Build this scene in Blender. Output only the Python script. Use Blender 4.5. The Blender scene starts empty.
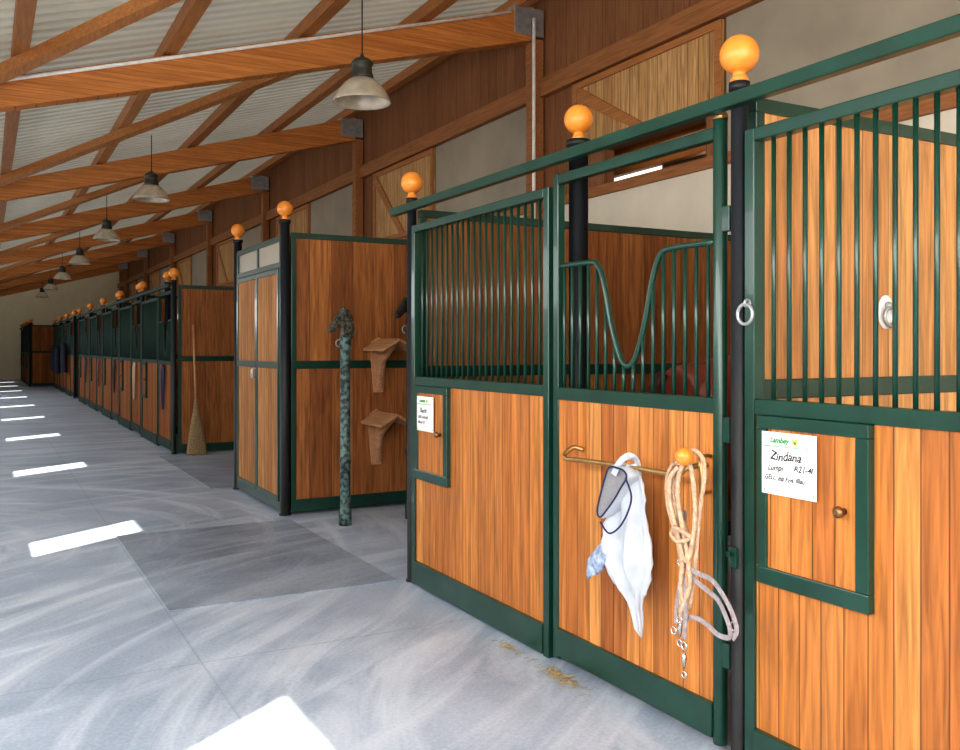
import bpy, bmesh, math, random
from mathutils import Vector, Matrix
random.seed(7)
scene = bpy.context.scene
COL = scene.collection

# ------------------------------------------------------------------ materials
def new_mat(name):
    m = bpy.data.materials.new(name); m.use_nodes = True
    nt = m.node_tree; b = nt.nodes['Principled BSDF']
    return m, nt, b

def N(nt, t, **kw):
    n = nt.nodes.new(t)
    for k, v in kw.items(): setattr(n, k, v)
    return n

def math_node(nt, op, a, b=None):
    n = nt.nodes.new('ShaderNodeMath'); n.operation = op
    for i, v in enumerate((a, b)):
        if v is None: continue
        if isinstance(v, (int, float)): n.inputs[i].default_value = v
        else: nt.links.new(v, n.inputs[i])
    return n.outputs[0]

def simple(name, col, rough=.5, metal=0., var=.12, scale=12., bump=.0, coat=0., col2=None):
    m, nt, b = new_mat(name)
    tc = N(nt, 'ShaderNodeTexCoord'); no = N(nt, 'ShaderNodeTexNoise')
    no.inputs['Scale'].default_value = scale; no.inputs['Detail'].default_value = 4
    nt.links.new(tc.outputs['Object'], no.inputs['Vector'])
    r = N(nt, 'ShaderNodeValToRGB')
    r.color_ramp.elements[0].position = .3 if not col2 else .42; r.color_ramp.elements[1].position = .7 if not col2 else .58
    r.color_ramp.elements[0].color = (*[c*(1-var) for c in col], 1)
    r.color_ramp.elements[1].color = (*([min(1, c*(1+var)) for c in col] if not col2 else col2), 1)
    nt.links.new(no.outputs['Fac'], r.inputs['Fac']); nt.links.new(r.outputs['Color'], b.inputs['Base Color'])
    b.inputs['Roughness'].default_value = rough; b.inputs['Metallic'].default_value = metal
    b.inputs['Coat Weight'].default_value = coat
    if bump:
        bp = N(nt, 'ShaderNodeBump'); bp.inputs['Strength'].default_value = bump; bp.inputs['Distance'].default_value = .01
        nt.links.new(no.outputs['Fac'], bp.inputs['Height']); nt.links.new(bp.outputs['Normal'], b.inputs['Normal'])
    return m

def plank_mat(name, cols, width=.1, axis='xy', long='z', rough=.5, groove=.06, grain=1.0, coat=0.0, spec=.35):
    m, nt, b = new_mat(name)
    tc = N(nt, 'ShaderNodeTexCoord'); oi = N(nt, 'ShaderNodeObjectInfo')
    sp = N(nt, 'ShaderNodeSeparateXYZ'); nt.links.new(tc.outputs['Object'], sp.inputs[0])
    if axis == 'xy': s = math_node(nt, 'ADD', sp.outputs['X'], sp.outputs['Y'])
    else: s = math_node(nt, 'ADD', sp.outputs[axis.upper()], 0.0)
    s = math_node(nt, 'DIVIDE', s, width)
    fl = math_node(nt, 'FLOOR', s); fr = math_node(nt, 'FRACT', s)
    rnd = math_node(nt, 'MULTIPLY', oi.outputs['Random'], 57.3)
    idx = math_node(nt, 'ADD', fl, rnd)
    wn = N(nt, 'ShaderNodeTexWhiteNoise'); wn.noise_dimensions = '1D'; nt.links.new(idx, wn.inputs['W'])
    ramp = N(nt, 'ShaderNodeValToRGB'); e = ramp.color_ramp.elements
    while len(e) < len(cols): e.new(.5)
    for i, c in enumerate(cols):
        e[i].position = i/(len(cols)-1); e[i].color = (*c, 1)
    nt.links.new(wn.outputs['Value'], ramp.inputs['Fac'])
    mp = N(nt, 'ShaderNodeMapping')
    sc = {'x': (1.3, 22, 22), 'y': (22, 1.3, 22), 'z': (22, 22, 1.3)}[long]
    mp.inputs['Scale'].default_value = sc
    nt.links.new(tc.outputs['Object'], mp.inputs['Vector'])
    cb = N(nt, 'ShaderNodeCombineXYZ'); nt.links.new(math_node(nt, 'MULTIPLY', idx, 3.7), cb.inputs[0])
    nt.links.new(math_node(nt, 'MULTIPLY', idx, 1.9), cb.inputs[2])
    nt.links.new(cb.outputs[0], mp.inputs['Location'])
    no = N(nt, 'ShaderNodeTexNoise'); no.inputs['Scale'].default_value = 2.2; no.inputs['Detail'].default_value = 6
    no.inputs['Distortion'].default_value = .6
    nt.links.new(mp.outputs[0], no.inputs['Vector'])
    mr = N(nt, 'ShaderNodeMapRange'); mr.inputs['From Min'].default_value = .3; mr.inputs['From Max'].default_value = .7
    mr.inputs['To Min'].default_value = 1-.42*grain; mr.inputs['To Max'].default_value = 1+.28*grain
    nt.links.new(no.outputs['Fac'], mr.inputs['Value'])
    gr = math_node(nt, 'LESS_THAN', math_node(nt, 'ABSOLUTE', math_node(nt, 'SUBTRACT', fr, .5)), .5-groove/2)
    gm = math_node(nt, 'ADD', math_node(nt, 'MULTIPLY', gr, .6), .4)
    mul = math_node(nt, 'MULTIPLY', mr.outputs[0], gm)
    mx = N(nt, 'ShaderNodeVectorMath', operation='SCALE')
    nt.links.new(ramp.outputs['Color'], mx.inputs[0]); nt.links.new(mul, mx.inputs['Scale'])
    nt.links.new(mx.outputs[0], b.inputs['Base Color'])
    bp = N(nt, 'ShaderNodeBump'); bp.inputs['Strength'].default_value = .5; bp.inputs['Distance'].default_value = .004
    h = math_node(nt, 'ADD', gr, math_node(nt, 'MULTIPLY', no.outputs['Fac'], .25))
    nt.links.new(h, bp.inputs['Height']); nt.links.new(bp.outputs['Normal'], b.inputs['Normal'])
    b.inputs['Roughness'].default_value = rough; b.inputs['Coat Weight'].default_value = coat
    b.inputs['Specular IOR Level'].default_value = spec
    return m

M_wood = plank_mat('stall_wood', [(.43,.145,.032),(.50,.185,.043),(.57,.225,.057),(.35,.108,.025),(.61,.26,.07)], .086, coat=.08)
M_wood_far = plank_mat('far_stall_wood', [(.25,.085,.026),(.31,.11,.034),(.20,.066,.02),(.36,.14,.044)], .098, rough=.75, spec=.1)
M_wood_dark = plank_mat('partition_wood', [(.29,.112,.036),(.37,.147,.046),(.22,.08,.026),(.43,.18,.06)], .2, groove=.02, rough=.6, spec=.2)
M_wood_gold = plank_mat('golden_partition_wood', [(.60,.29,.105),(.68,.35,.135),(.53,.24,.087),(.72,.39,.16)], .15, groove=.025)  # golden tone, raised in place of extra light inside the stall
M_pine = plank_mat('pine_boards', [(.56,.32,.14),(.64,.38,.17),(.50,.28,.115)], .14, spec=.2)
M_redwood = plank_mat('upper_boards', [(.27,.125,.06),(.30,.14,.068),(.245,.112,.054)], .22, rough=.8, spec=.1, groove=.025, grain=.5)
M_beam = plank_mat('glulam_beam', [(.55,.205,.05),(.62,.245,.065),(.49,.17,.042)], .045, axis='z', long='x', groove=.05, grain=.6)
M_purlin = plank_mat('purlin_wood', [(.42,.175,.06),(.48,.205,.07),(.38,.155,.05)], .3, axis='z', long='y', groove=0, grain=.6)
M_rack = plank_mat('rack_wood', [(.46,.25,.13),(.52,.29,.155)], .3, axis='z', long='y', groove=0, grain=.6)
M_trim = plank_mat('trim_wood', [(.36,.155,.062),(.42,.185,.075)], .4, axis='z', long='y', groove=0, grain=.7, spec=.2)
M_green = simple('green_paint', (.006,.045,.030), .32, var=.2, scale=6, coat=.3)
M_green_far = simple('green_paint_far_dim', (.006,.030,.020), .8, var=.2, scale=6)  # same green darkened and dulled to mute grazing reflections on far stalls
M_black = simple('black_paint', (.005,.006,.008), .55, var=.2)
M_knob = simple('varnished_ball', (.78,.27,.035), .42, var=.16, scale=14, coat=.15)
M_brass = simple('brass', (.50,.32,.13), .38, metal=.9, var=.25, scale=20)
M_bronzek = simple('dark_brass', (.25,.14,.06), .38, metal=.8, var=.3, scale=20)
M_steel = simple('galvanised_steel', (.42,.44,.45), .45, metal=.7, var=.2, scale=15)
M_chrome = simple('chrome', (.75,.75,.75), .2, metal=1, var=.1)
M_plaster = simple('plaster', (.78,.71,.58), .9, var=.06, scale=2, bump=.1)
M_cream = simple('cream_wall', (.95,.86,.66), .9, var=.04, scale=2)
M_window = simple('translucent_panel', (.38,.33,.255), .35, var=.15, scale=1.5)
M_paper = simple('laminated_paper', (.86,.87,.85), .25, var=.02)
M_ink = simple('ink', (.02,.02,.03), .6)
M_inkgreen = simple('green_print', (.04,.28,.08), .6)
M_inkyellow = simple('yellow_print', (.70,.65,.05), .6)
M_bag = simple('pale_mesh_fabric', (.50,.53,.585), .9, var=.10, scale=10, bump=.2)
M_bagin = simple('grey_fabric', (.26,.255,.27), .9, var=.08, scale=90, bump=.2)
M_navy = simple('navy_binding', (.015,.025,.08), .8)
M_blue = simple('blue_print_fabric', (.33,.40,.55), .85, var=.65, scale=30)
M_rope = simple('tan_rope', (.54,.36,.24), .9, var=.24, scale=60, bump=.8)
M_halter = simple('grey_pink_webbing', (.34,.29,.30), .85, var=.25, scale=70, bump=.4)
M_patina = simple('patina_paint', (.035,.045,.042), .5, var=.3, scale=26, bump=.3, col2=(.12,.21,.20))
M_patinahead = simple('bronze_green_head', (.05,.045,.035), .45, metal=.3, var=.3, scale=40, bump=.3, col2=(.13,.13,.10))
M_bronze = simple('dark_bronze', (.05,.045,.04), .4, metal=.5, var=.7, scale=18)
M_straw = simple('straw', (.42,.31,.15), .8, var=.25, scale=40)
M_bristle = simple('broom_bristle', (.27,.19,.10), .95, var=.35, scale=60, bump=.9)
M_horse = simple('chestnut_coat', (.20,.042,.02), .45, var=.18, scale=5)
M_hair = simple('dark_mane', (.05,.015,.01), .7)
M_hoof = simple('hoof', (.05,.04,.035), .6)
M_red = simple('dark_red_door', (.18,.035,.025), .6)
M_lamp = simple('lamp_enamel', (.64,.56,.45), .35, metal=.4, var=.15, scale=10)
M_lampcap = simple('lamp_housing', (.06,.06,.05), .45, metal=.3)
M_conduit = simple('white_conduit', (.92,.91,.88), .5)
M_rug = simple('dark_rug', (.012,.014,.03), .9, scale=8, var=.4)
M_dark = simple('dark_recess', (.07,.04,.025), .9)
def glow_strip_mat():
    m, nt, b = new_mat('sun_streak_glow')
    b.inputs['Base Color'].default_value = (.8,.82,.85,1); b.inputs['Emission Color'].default_value = (1,.97,.90,1); b.inputs['Emission Strength'].default_value = 1.6  # emission stands in for sunlit streaks beyond the opening
    return m
M_glow = glow_strip_mat()

def floor_mat(name, base, dark, dust, amt=.6, joints=True):
    m, nt, b = new_mat(name)
    geo = N(nt, 'ShaderNodeNewGeometry')
    n1 = N(nt, 'ShaderNodeTexNoise'); n1.inputs['Scale'].default_value = 1.0; n1.inputs['Detail'].default_value = 9
    n1.inputs['Distortion'].default_value = .3; n1.inputs['Roughness'].default_value = .62
    nt.links.new(geo.outputs['Position'], n1.inputs['Vector'])
    def sweep(cx, cy, rs, as_, seed, lo, hi):
        vs = N(nt, 'ShaderNodeVectorMath', operation='SUBTRACT'); nt.links.new(geo.outputs['Position'], vs.inputs[0]); vs.inputs[1].default_value = (cx, cy, 0)
        sp = N(nt, 'ShaderNodeSeparateXYZ'); nt.links.new(vs.outputs[0], sp.inputs[0])
        rad = math_node(nt, 'SQRT', math_node(nt, 'ADD', math_node(nt, 'MULTIPLY', sp.outputs[0], sp.outputs[0]), math_node(nt, 'MULTIPLY', sp.outputs[1], sp.outputs[1])))
        ang = math_node(nt, 'ARCTAN2', sp.outputs[1], sp.outputs[0])
        cb = N(nt, 'ShaderNodeCombineXYZ'); nt.links.new(math_node(nt, 'MULTIPLY', rad, rs), cb.inputs[0]); nt.links.new(math_node(nt, 'MULTIPLY', ang, as_), cb.inputs[1]); cb.inputs[2].default_value = seed
        n2 = N(nt, 'ShaderNodeTexNoise'); n2.inputs['Scale'].default_value = 1.0; n2.inputs['Detail'].default_value = 6
        n2.inputs['Roughness'].default_value = .62; n2.inputs['Distortion'].default_value = .5
        nt.links.new(cb.outputs[0], n2.inputs['Vector'])
        r2 = N(nt, 'ShaderNodeValToRGB'); r2.color_ramp.elements[0].position = lo; r2.color_ramp.elements[1].position = hi
        nt.links.new(n2.outputs['Fac'], r2.inputs['Fac']); return r2.outputs['Color']
    sA = sweep(3.2, 2.4, 4.2, 1.3, 0, .48, .76); sB = sweep(-1.2, 7.5, 3.8, 1.5, 5, .50, .78)
    s = math_node(nt, 'MAXIMUM', sA, sB)
    n3 = N(nt, 'ShaderNodeTexNoise'); n3.inputs['Scale'].default_value = 60; n3.inputs['Detail'].default_value = 5
    nt.links.new(geo.outputs['Position'], n3.inputs['Vector'])
    r1 = N(nt, 'ShaderNodeValToRGB'); r1.color_ramp.elements[0].position = .34; r1.color_ramp.elements[1].position = .64
    r1.color_ramp.elements[0].color = (*dark, 1); r1.color_ramp.elements[1].color = (*base, 1)
    nt.links.new(n1.outputs['Fac'], r1.inputs['Fac'])
    f = math_node(nt, 'MULTIPLY', s, amt)
    mx = N(nt, 'ShaderNodeMixRGB'); nt.links.new(f, mx.inputs[0]); nt.links.new(r1.outputs[0], mx.inputs[1]); mx.inputs[2].default_value = (*dust, 1)
    m2 = N(nt, 'ShaderNodeMixRGB'); m2.blend_type = 'OVERLAY'; m2.inputs[0].default_value = .3
    nt.links.new(mx.outputs[0], m2.inputs[1]); nt.links.new(n3.outputs['Fac'], m2.inputs[2])
    col = m2.outputs[0]
    if joints:
        sp = N(nt, 'ShaderNodeSeparateXYZ'); nt.links.new(geo.outputs['Position'], sp.inputs[0])
        jy = math_node(nt, 'LESS_THAN', math_node(nt, 'ABSOLUTE', math_node(nt, 'SUBTRACT', math_node(nt, 'FRACT', math_node(nt, 'DIVIDE', math_node(nt, 'ADD', sp.outputs['Y'], 10.4), 2.25)), .5)), .0026)
        jx = math_node(nt, 'LESS_THAN', math_node(nt, 'ABSOLUTE', math_node(nt, 'SUBTRACT', sp.outputs['X'], .87)), .005)
        j = math_node(nt, 'MULTIPLY', math_node(nt, 'MULTIPLY', math_node(nt, 'MAXIMUM', jy, jx), n1.outputs['Fac']), .6)
        m3 = N(nt, 'ShaderNodeMixRGB'); nt.links.new(j, m3.inputs[0]); nt.links.new(col, m3.inputs[1]); m3.inputs[2].default_value = (.14,.17,.21,1)
        col = m3.outputs[0]
    nt.links.new(col, b.inputs['Base Color'])
    bp = N(nt, 'ShaderNodeBump'); bp.inputs['Strength'].default_value = .2; bp.inputs['Distance'].default_value = .003
    nt.links.new(n3.outputs['Fac'], bp.inputs['Height']); nt.links.new(bp.outputs['Normal'], b.inputs['Normal'])
    b.inputs['Roughness'].default_value = .40
    return m
M_floor = floor_mat('concrete', (.42,.49,.60), (.27,.335,.43), (.84,.89,.96), .66)
M_mat = floor_mat('rubber_mat', (.30,.355,.44), (.17,.21,.27), (.60,.66,.74), .5, joints=False)

def roof_mat():
    m, nt, b = new_mat('roof_sheet')
    tc = N(nt, 'ShaderNodeTexCoord'); no = N(nt, 'ShaderNodeTexNoise'); no.inputs['Scale'].default_value = 1.2
    nt.links.new(tc.outputs['Object'], no.inputs['Vector'])
    r = N(nt, 'ShaderNodeValToRGB'); r.color_ramp.elements[0].color = (.44,.42,.35,1); r.color_ramp.elements[1].color = (.58,.56,.48,1)
    nt.links.new(no.outputs['Fac'], r.inputs['Fac'])
    tr = N(nt, 'ShaderNodeBsdfTranslucent'); nt.links.new(r.outputs[0], tr.inputs[0])
    nt.links.new(r.outputs[0], b.inputs['Base Color']); b.inputs['Roughness'].default_value = .6
    mx = N(nt, 'ShaderNodeMixShader'); mx.inputs[0].default_value = .07
    nt.links.new(b.outputs[0], mx.inputs[1]); nt.links.new(tr.outputs[0], mx.inputs[2])
    nt.links.new(mx.outputs[0], nt.nodes['Material Output'].inputs['Surface'])
    return m
M_roof = roof_mat()

# ------------------------------------------------------------------ mesh helpers
def B(): return bmesh.new()
def box(bm, x0, x1, y0, y1, z0, z1):
    vs = [bm.verts.new((x, y, z)) for x in (x0, x1) for y in (y0, y1) for z in (z0, z1)]
    for f in ((0,1,3,2),(4,6,7,5),(0,4,5,1),(2,3,7,6),(0,2,6,4),(1,5,7,3)):
        bm.faces.new([vs[i] for i in f])
def prism(bm, poly, axis, a, b):
    def P(p, t):
        if axis == 'x': return (t, p[0], p[1])
        if axis == 'y': return (p[0], t, p[1])
        return (p[0], p[1], t)
    v0 = [bm.verts.new(P(p, a)) for p in poly]; v1 = [bm.verts.new(P(p, b)) for p in poly]
    bm.faces.new(v0); bm.faces.new(v1[::-1]); n = len(poly)
    for i in range(n): bm.faces.new((v0[i], v0[(i+1) % n], v1[(i+1) % n], v1[i]))
def smooth_pts(pts, k=6, closed=False):
    P = [Vector(p) for p in pts]; n = len(P); out = []
    rng = n if closed else n-1
    for i in range(rng):
        g = (lambda j: P[j % n]) if closed else (lambda j: P[max(0, min(n-1, j))])
        p0, p1, p2, p3 = g(i-1), g(i), g(i+1), g(i+2)
        for s in range(k):
            t = s/k
            out.append(.5*((2*p1)+(p2-p0)*t+(2*p0-5*p1+4*p2-p3)*t*t+(3*p1-p0-3*p2+p3)*t**3))
    if not closed: out.append(P[-1])
    return out
def tube(bm, pts, r, seg=8, closed=False, flat=1.0):
    P = [Vector(p) for p in pts]; n = len(P)
    T = []
    for i in range(n):
        if closed: t = P[(i+1) % n]-P[i-1]
        else: t = P[min(n-1, i+1)]-P[max(0, i-1)]
        T.append(t.normalized())
    u = T[0].orthogonal().normalized(); rings = []
    for i in range(n):
        u = (u-T[i]*u.dot(T[i]))
        u = u.normalized() if u.length > 1e-6 else T[i].orthogonal().normalized()
        v = T[i].cross(u); rr = r[min(i, len(r)-1)] if isinstance(r, (list, tuple)) else r
        rings.append([bm.verts.new(P[i]+u*math.cos(a)*rr+v*math.sin(a)*rr*flat) for a in [2*math.pi*k/seg for k in range(seg)]])
    m = n if closed else n-1
    for i in range(m):
        a, b = rings[i], rings[(i+1) % n]
        for k in range(seg): 
            f = bm.faces.new((a[k], a[(k+1) % seg], b[(k+1) % seg], b[k])); f.smooth = True
    if not closed:
        bm.faces.new(rings[0][::-1]); bm.faces.new(rings[-1])
def strap(bm, pts, w, t, side=(0,0,1)):
    P = [Vector(p) for p in pts]; n = len(P); rings = []; S = Vector(side)
    for i in range(n):
        T = (P[min(n-1, i+1)]-P[max(0, i-1)]).normalized()
        nn = Vector((1, 0, 0)); s = T.cross(nn)
        s = s.normalized() if s.length > .2 else S
        q = s.cross(T).normalized()
        rings.append([bm.verts.new(P[i]+s*a*w/2+q*b*t/2) for a, b in ((-1,-1),(1,-1),(1,1),(-1,1))])
    for a, b in zip(rings, rings[1:]):
        for k in range(4): bm.faces.new((a[k], a[(k+1)%4], b[(k+1)%4], b[k]))
    bm.faces.new(rings[0][::-1]); bm.faces.new(rings[-1])
def cyl(bm, p0, p1, r, seg=16): tube(bm, [p0, p1], r, seg)
def lathe(bm, prof, seg=28, c=(0,0,0)):
    rings = []
    for r, z in prof:
        rings.append([bm.verts.new((c[0]+r*math.cos(2*math.pi*k/seg), c[1]+r*math.sin(2*math.pi*k/seg), c[2]+z)) for k in range(seg)])
    for a, b in zip(rings, rings[1:]):
        for k in range(seg):
            f = bm.faces.new((a[k], a[(k+1) % seg], b[(k+1) % seg], b[k])); f.smooth = True
    bm.faces.new(rings[0][::-1]); bm.faces.new(rings[-1])
def ball(bm, c, r, seg=16, sc=(1,1,1)):
    res = bmesh.ops.create_uvsphere(bm, u_segments=seg, v_segments=max(8, seg//2+2), radius=r)
    for v in res['verts']: v.co = Vector((v.co.x*sc[0]+c[0], v.co.y*sc[1]+c[1], v.co.z*sc[2]+c[2]))
    for v in res['verts']:
        for f in v.link_faces: f.smooth = True
def ring(bm, c, R, r, normal='x', seg=20):
    pts = []
    for k in range(seg):
        a = 2*math.pi*k/seg; p, q = R*math.cos(a), R*math.sin(a)
        pts.append({'x': (c[0], c[1]+p, c[2]+q), 'y': (c[0]+p, c[1], c[2]+q), 'z': (c[0]+p, c[1]+q, c[2])}[normal])
    tube(bm, pts, r, 8, closed=True)

def root(name, loc, label, category, group=None):
    o = bpy.data.objects.new(name, None); o.empty_display_size = .1; o.location = loc; COL.objects.link(o)
    o['label'] = label; o['category'] = category
    if group: o['group'] = group
    return o
def fin(name, bm, mat, parent=None, loc=(0,0,0), bevel=0, label=None, bseg=2):
    bmesh.ops.recalc_face_normals(bm, faces=bm.faces)
    me = bpy.data.meshes.new(name); bm.to_mesh(me); bm.free()
    o = bpy.data.objects.new(name, me); COL.objects.link(o); me.materials.append(mat)
    if parent: o.parent = parent
    o.location = loc
    if bevel:
        b = o.modifiers.new('bevel', 'BEVEL'); b.width = bevel; b.segments = bseg; b.limit_method = 'ANGLE'; b.angle_limit = math.radians(50)
    if label: o['label'] = label
    return o
def thing(name, bm, mat, loc, label, category, group=None, bevel=0):
    o = fin(name, bm, mat, None, loc, bevel, label); o['category'] = category
    if group: o['group'] = group
    return o
def struct(name, bm, mat, loc=(0,0,0), bevel=0):
    o = fin(name, bm, mat, None, loc, bevel); o['kind'] = 'structure'; return o
def dup(src, loc, label=None, swap=None):
    def rec(o, par):
        c = o.copy(); COL.objects.link(c)
        if par: c.parent = par
        if swap and c.type == 'MESH' and c.material_slots and c.material_slots[0].material in swap:
            mm = swap[c.material_slots[0].material]; c.material_slots[0].link = 'OBJECT'; c.material_slots[0].material = mm
        for ch in list(o.children): rec(ch, c)
        return c
    r = rec(src, None); r.location = loc
    if label: r['label'] = label
    return r

# ------------------------------------------------------------------ room shell
XW = 5.6; XL = -1.6; YB, YF = -3.0, 46.0
bm = B(); box(bm, XL-.1, XW+.2, YB, YF, -.15, 0); struct('floor', bm, M_floor)
def zt(x): return 3.71+.295*x
bm = B(); prof = []
y = YB-.1
while y < YF+.2:
    for dy, dz in ((0,0),(.10,0),(.12,.024),(.18,.024)): prof.append((y+dy, dz))
    y += .2
XS = (XL-.3, XW+.3)
rows = [[bm.verts.new((x, p[0], zt(x)+.16+p[1])) for p in prof] for x in XS]
for k in range(len(prof)-1): bm.faces.new((rows[0][k], rows[0][k+1], rows[1][k+1], rows[1][k]))
struct('ceiling', bm, M_roof)
bm = B(); box(bm, XW, XW+.15, YB, YF, 0, 3.08); struct('wall_right', bm, M_plaster)
OY0, OY1, OZ0, OZ1 = 6.05, 7.55, 3.13, 3.50
bm = B()
box(bm, XW+.02, XW+.15, YB, OY0, 3.08, 5.56); box(bm, XW+.02, XW+.15, OY1, YF, 3.08, 5.56)
box(bm, XW+.02, XW+.15, OY0, OY1, OZ1, 5.56); box(bm, XW+.02, XW+.15, OY0, OY1, 3.08, OZ0)
struct('wall_right_upper', bm, M_redwood)
bm = B(); box(bm, XW+.75, XW+.8, OY0-.6, OY1+1.4, 2.9, 4.0); box(bm, XW+.15, XW+.8, OY0-.65, OY0-.6, 2.9, 4.0); box(bm, XW+.15, XW+.8, OY1+1.4, OY1+1.45, 2.9, 4.0)
box(bm, XW+.15, XW+.8, OY0-.65, OY1+1.45, 2.85, 2.9); box(bm, XW+.15, XW+.8, OY0-.65, OY1+1.45, 4.0, 4.05)
struct('wall_recess', bm, M_dark)
for i, (a, b, c, dd) in enumerate(((6.5, 7.4, 3.45, 3.56), (6.3, 6.9, 3.22, 3.30), (7.5, 8.5, 3.30, 3.40))):
    bm = B(); box(bm, XW+.72, XW+.748, a, b, c, dd); struct('window_%d' % (60+i), bm, M_glow)  # glowing strips added in the recess as bright sun streaks
bm = B(); box(bm, XW+.50, XW+.60, OY0-.55, OY1+1.35, 3.56, 3.66); struct('trim_3', bm, M_beam)
bm = B(); box(bm, XW+.55, XW+.64, OY0-.55, OY1+1.35, 3.36, 3.42); struct('trim_4', bm, M_beam)
bm = B(); box(bm, XL-.1, XW+.2, YF, YF+.15, 0, 5.6); struct('wall_front', bm, M_cream)
bm = B(); box(bm, XL-.1, XW+.2, YB-.15, YB, 0, 5.6); struct('wall_back', bm, M_plaster)
bm = B(); W0 = 5.50; PER = 4.40; zt0, zt1 = 1.93, 2.84
ks = range(-1, 9)
def win(k): return (W0+PER*k-.14, .76) if k == -1 else (W0+PER*k, .57)
box(bm, XL-.05, XL, YB, YF, 0, zt0); box(bm, XL-.05, XL, YB, YF, zt1, 3.42)
yy = YB
for k in ks:
    a, WW = win(k); box(bm, XL-.05, XL, yy, a, zt0, zt1); yy = a+WW
box(bm, XL-.05, XL, yy, YF, zt0, zt1)
struct('wall_left', bm, M_plaster)
wn = 1
for k in ks:
    a, WW = win(k); bm = B()
    for (y0, y1, z0, z1) in ((a-.05, a, zt0-.05, zt1+.05), (a+WW, a+WW+.05, zt0-.05, zt1+.05), (a, a+WW, zt0-.05, zt0), (a, a+WW, zt1, zt1+.05)):
        box(bm, XL, XL+.03, y0, y1, z0, z1)
    struct('window_%d' % wn, bm, M_trim); wn += 1
bm = B(); box(bm, XW-.07, XW+.02, YB, YF, 4.30, 4.50); struct('trim_1', bm, M_trim, bevel=.005)
bm = B(); box(bm, XW-.05, XW+.02, YB, YF, 3.02, 3.12); struct('trim_2', bm, M_trim, bevel=.005)

BEAMS = [-2.6, 3.05, 8.75, 14.35, 20.1, 25.85, 31.55, 37.25, 42.95]
for i, yb in enumerate(BEAMS):
    bm = B(); box(bm, XW-.14, XW+.0, yb-.08, yb+.08, 2.32, 4.96)
    thing('wall_column', bm, M_trim, (0,0,0), 'brown timber column on the plastered wall under a roof beam', 'column', 'wall columns', .006)
    y0, y1, y2 = yb+.28, yb+2.72, yb+5.02
    if y2 < YF:
        bm = B(); box(bm, XW-.005, XW+.018, y0, y1, 3.13, 4.29)
        struct('window_%d' % wn, bm, M_window); wn += 1
        zb = 3.13 if i != 1 else 3.52
        r = root('wooden_shutter', (XW+.0, y1+.03, zb), 'pale pine board shutter with diagonal brace in the upper wall', 'shutter', 'pine shutters')
        L = y2-y1-.06; h = 4.28-zb
        bm = B(); box(bm, -.02, .015, 0, L, 0, h); fin('shutter_boards', bm, M_pine, r)
        bm = B()
        for (a0, a1, c0, c1) in ((0, L, 0, .07), (0, L, h-.07, h), (0, .08, .07, h-.07), (L-.08, L, .07, h-.07)): box(bm, -.045, -.02, a0, a1, c0, c1)
        prism(bm, [(L*.45, .07), (L*.53, .07), (L-.08, h-.2), (L-.08, h-.07), (L-.15, h-.07)], 'x', -.04, -.02)
        fin('shutter_frame', bm, M_purlin, r, bevel=.003)
for i, yb in enumerate(BEAMS):
    r = root('roof_beam', (0, yb, 0), 'orange-brown laminated timber roof beam sloping up to the wall', 'beam', 'roof beams')
    bm = B(); prism(bm, [(XL+.01, 3.45+.272*XL), (5.46, 3.45+.272*5.46), (5.46, zt(5.46)), (XL+.01, zt(XL))], 'y', -.09, .09)
    fin('beam', bm, M_beam, r, bevel=.008)
    bm = B(); box(bm, 5.20, 5.585, -.105, .105, 4.98, zt(5.46)-.03); fin('steel_bracket', bm, M_steel, r, bevel=.004)
for x in (-1.1, .25, 1.5, 2.8, 4.1, 5.3):
    bm = B(); z = zt(x)-.02; box(bm, -.06, .06, YB+.02, YF-.02, .025, .16)
    thing('purlin', bm, M_purlin, (x, 0, z), 'long square-cut timber purlin under the roof sheets', 'purlin', 'roof purlins', .004)
def strut(p, q):
    bm = B(); p = Vector(p); q = Vector(q)
    d = (q-p).normalized(); s = d.cross(Vector((0,0,1))).normalized()*.055; u = s.cross(d).normalized()*.05
    vs = [bm.verts.new(c+a*s+b*u-p) for c in (p, q) for a in (-1,1) for b in (-1,1)]
    for f in ((0,1,3,2),(4,6,7,5),(0,4,5,1),(2,3,7,6),(0,2,6,4),(1,5,7,3)): bm.faces.new([vs[i] for i in f])
    thing('roof_brace', bm, M_purlin, p, 'diagonal timber brace between two roof beams', 'brace', 'roof braces')
for a, b in list(zip(BEAMS[1:], BEAMS[2:])):
    strut((3.6, a+.1, zt(3.6)-.06), (-.1, b-.1, zt(-.1)-.06))
bm = B(); xx = [XL+.05, 5.15]
cyl(bm, (0,0,0), (xx[1]-xx[0], 0, .295*(xx[1]-xx[0])), .017, 8)
thing('electrical_conduit', bm, M_conduit, (xx[0], 8.75-.105, zt(xx[0])-.035), 'thin white electrical conduit running along a roof beam', 'conduit')
bm = B(); cyl(bm, (0,0,0), (0,0,5.15), .02, 10)
thing('drain_pipe', bm, M_conduit, (XW-.19, 8.58, 0), 'slim white vertical pipe beside the timber wall column', 'pipe')
bm = B(); box(bm, -.4, .55, YF-.06, YF, 0, 2.6); struct('door_1', bm, M_red, bevel=.01)

for (x0, x1, y0, y1, lab) in ((.88, 2.24, 5.12, 7.36, 'dark grey rubber mat slab on the aisle floor before the alcove'), (2.02, 3.3, 9.4, 12.5, 'dark grey rubber mat slab on the floor beside the cabinet')):
    bm = B(); box(bm, 0, x1-x0, 0, y1-y0, 0, .008); thing('floor_mat', bm, M_mat, (x0, y0, 0), lab, 'mat', 'floor mats', .003)

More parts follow.
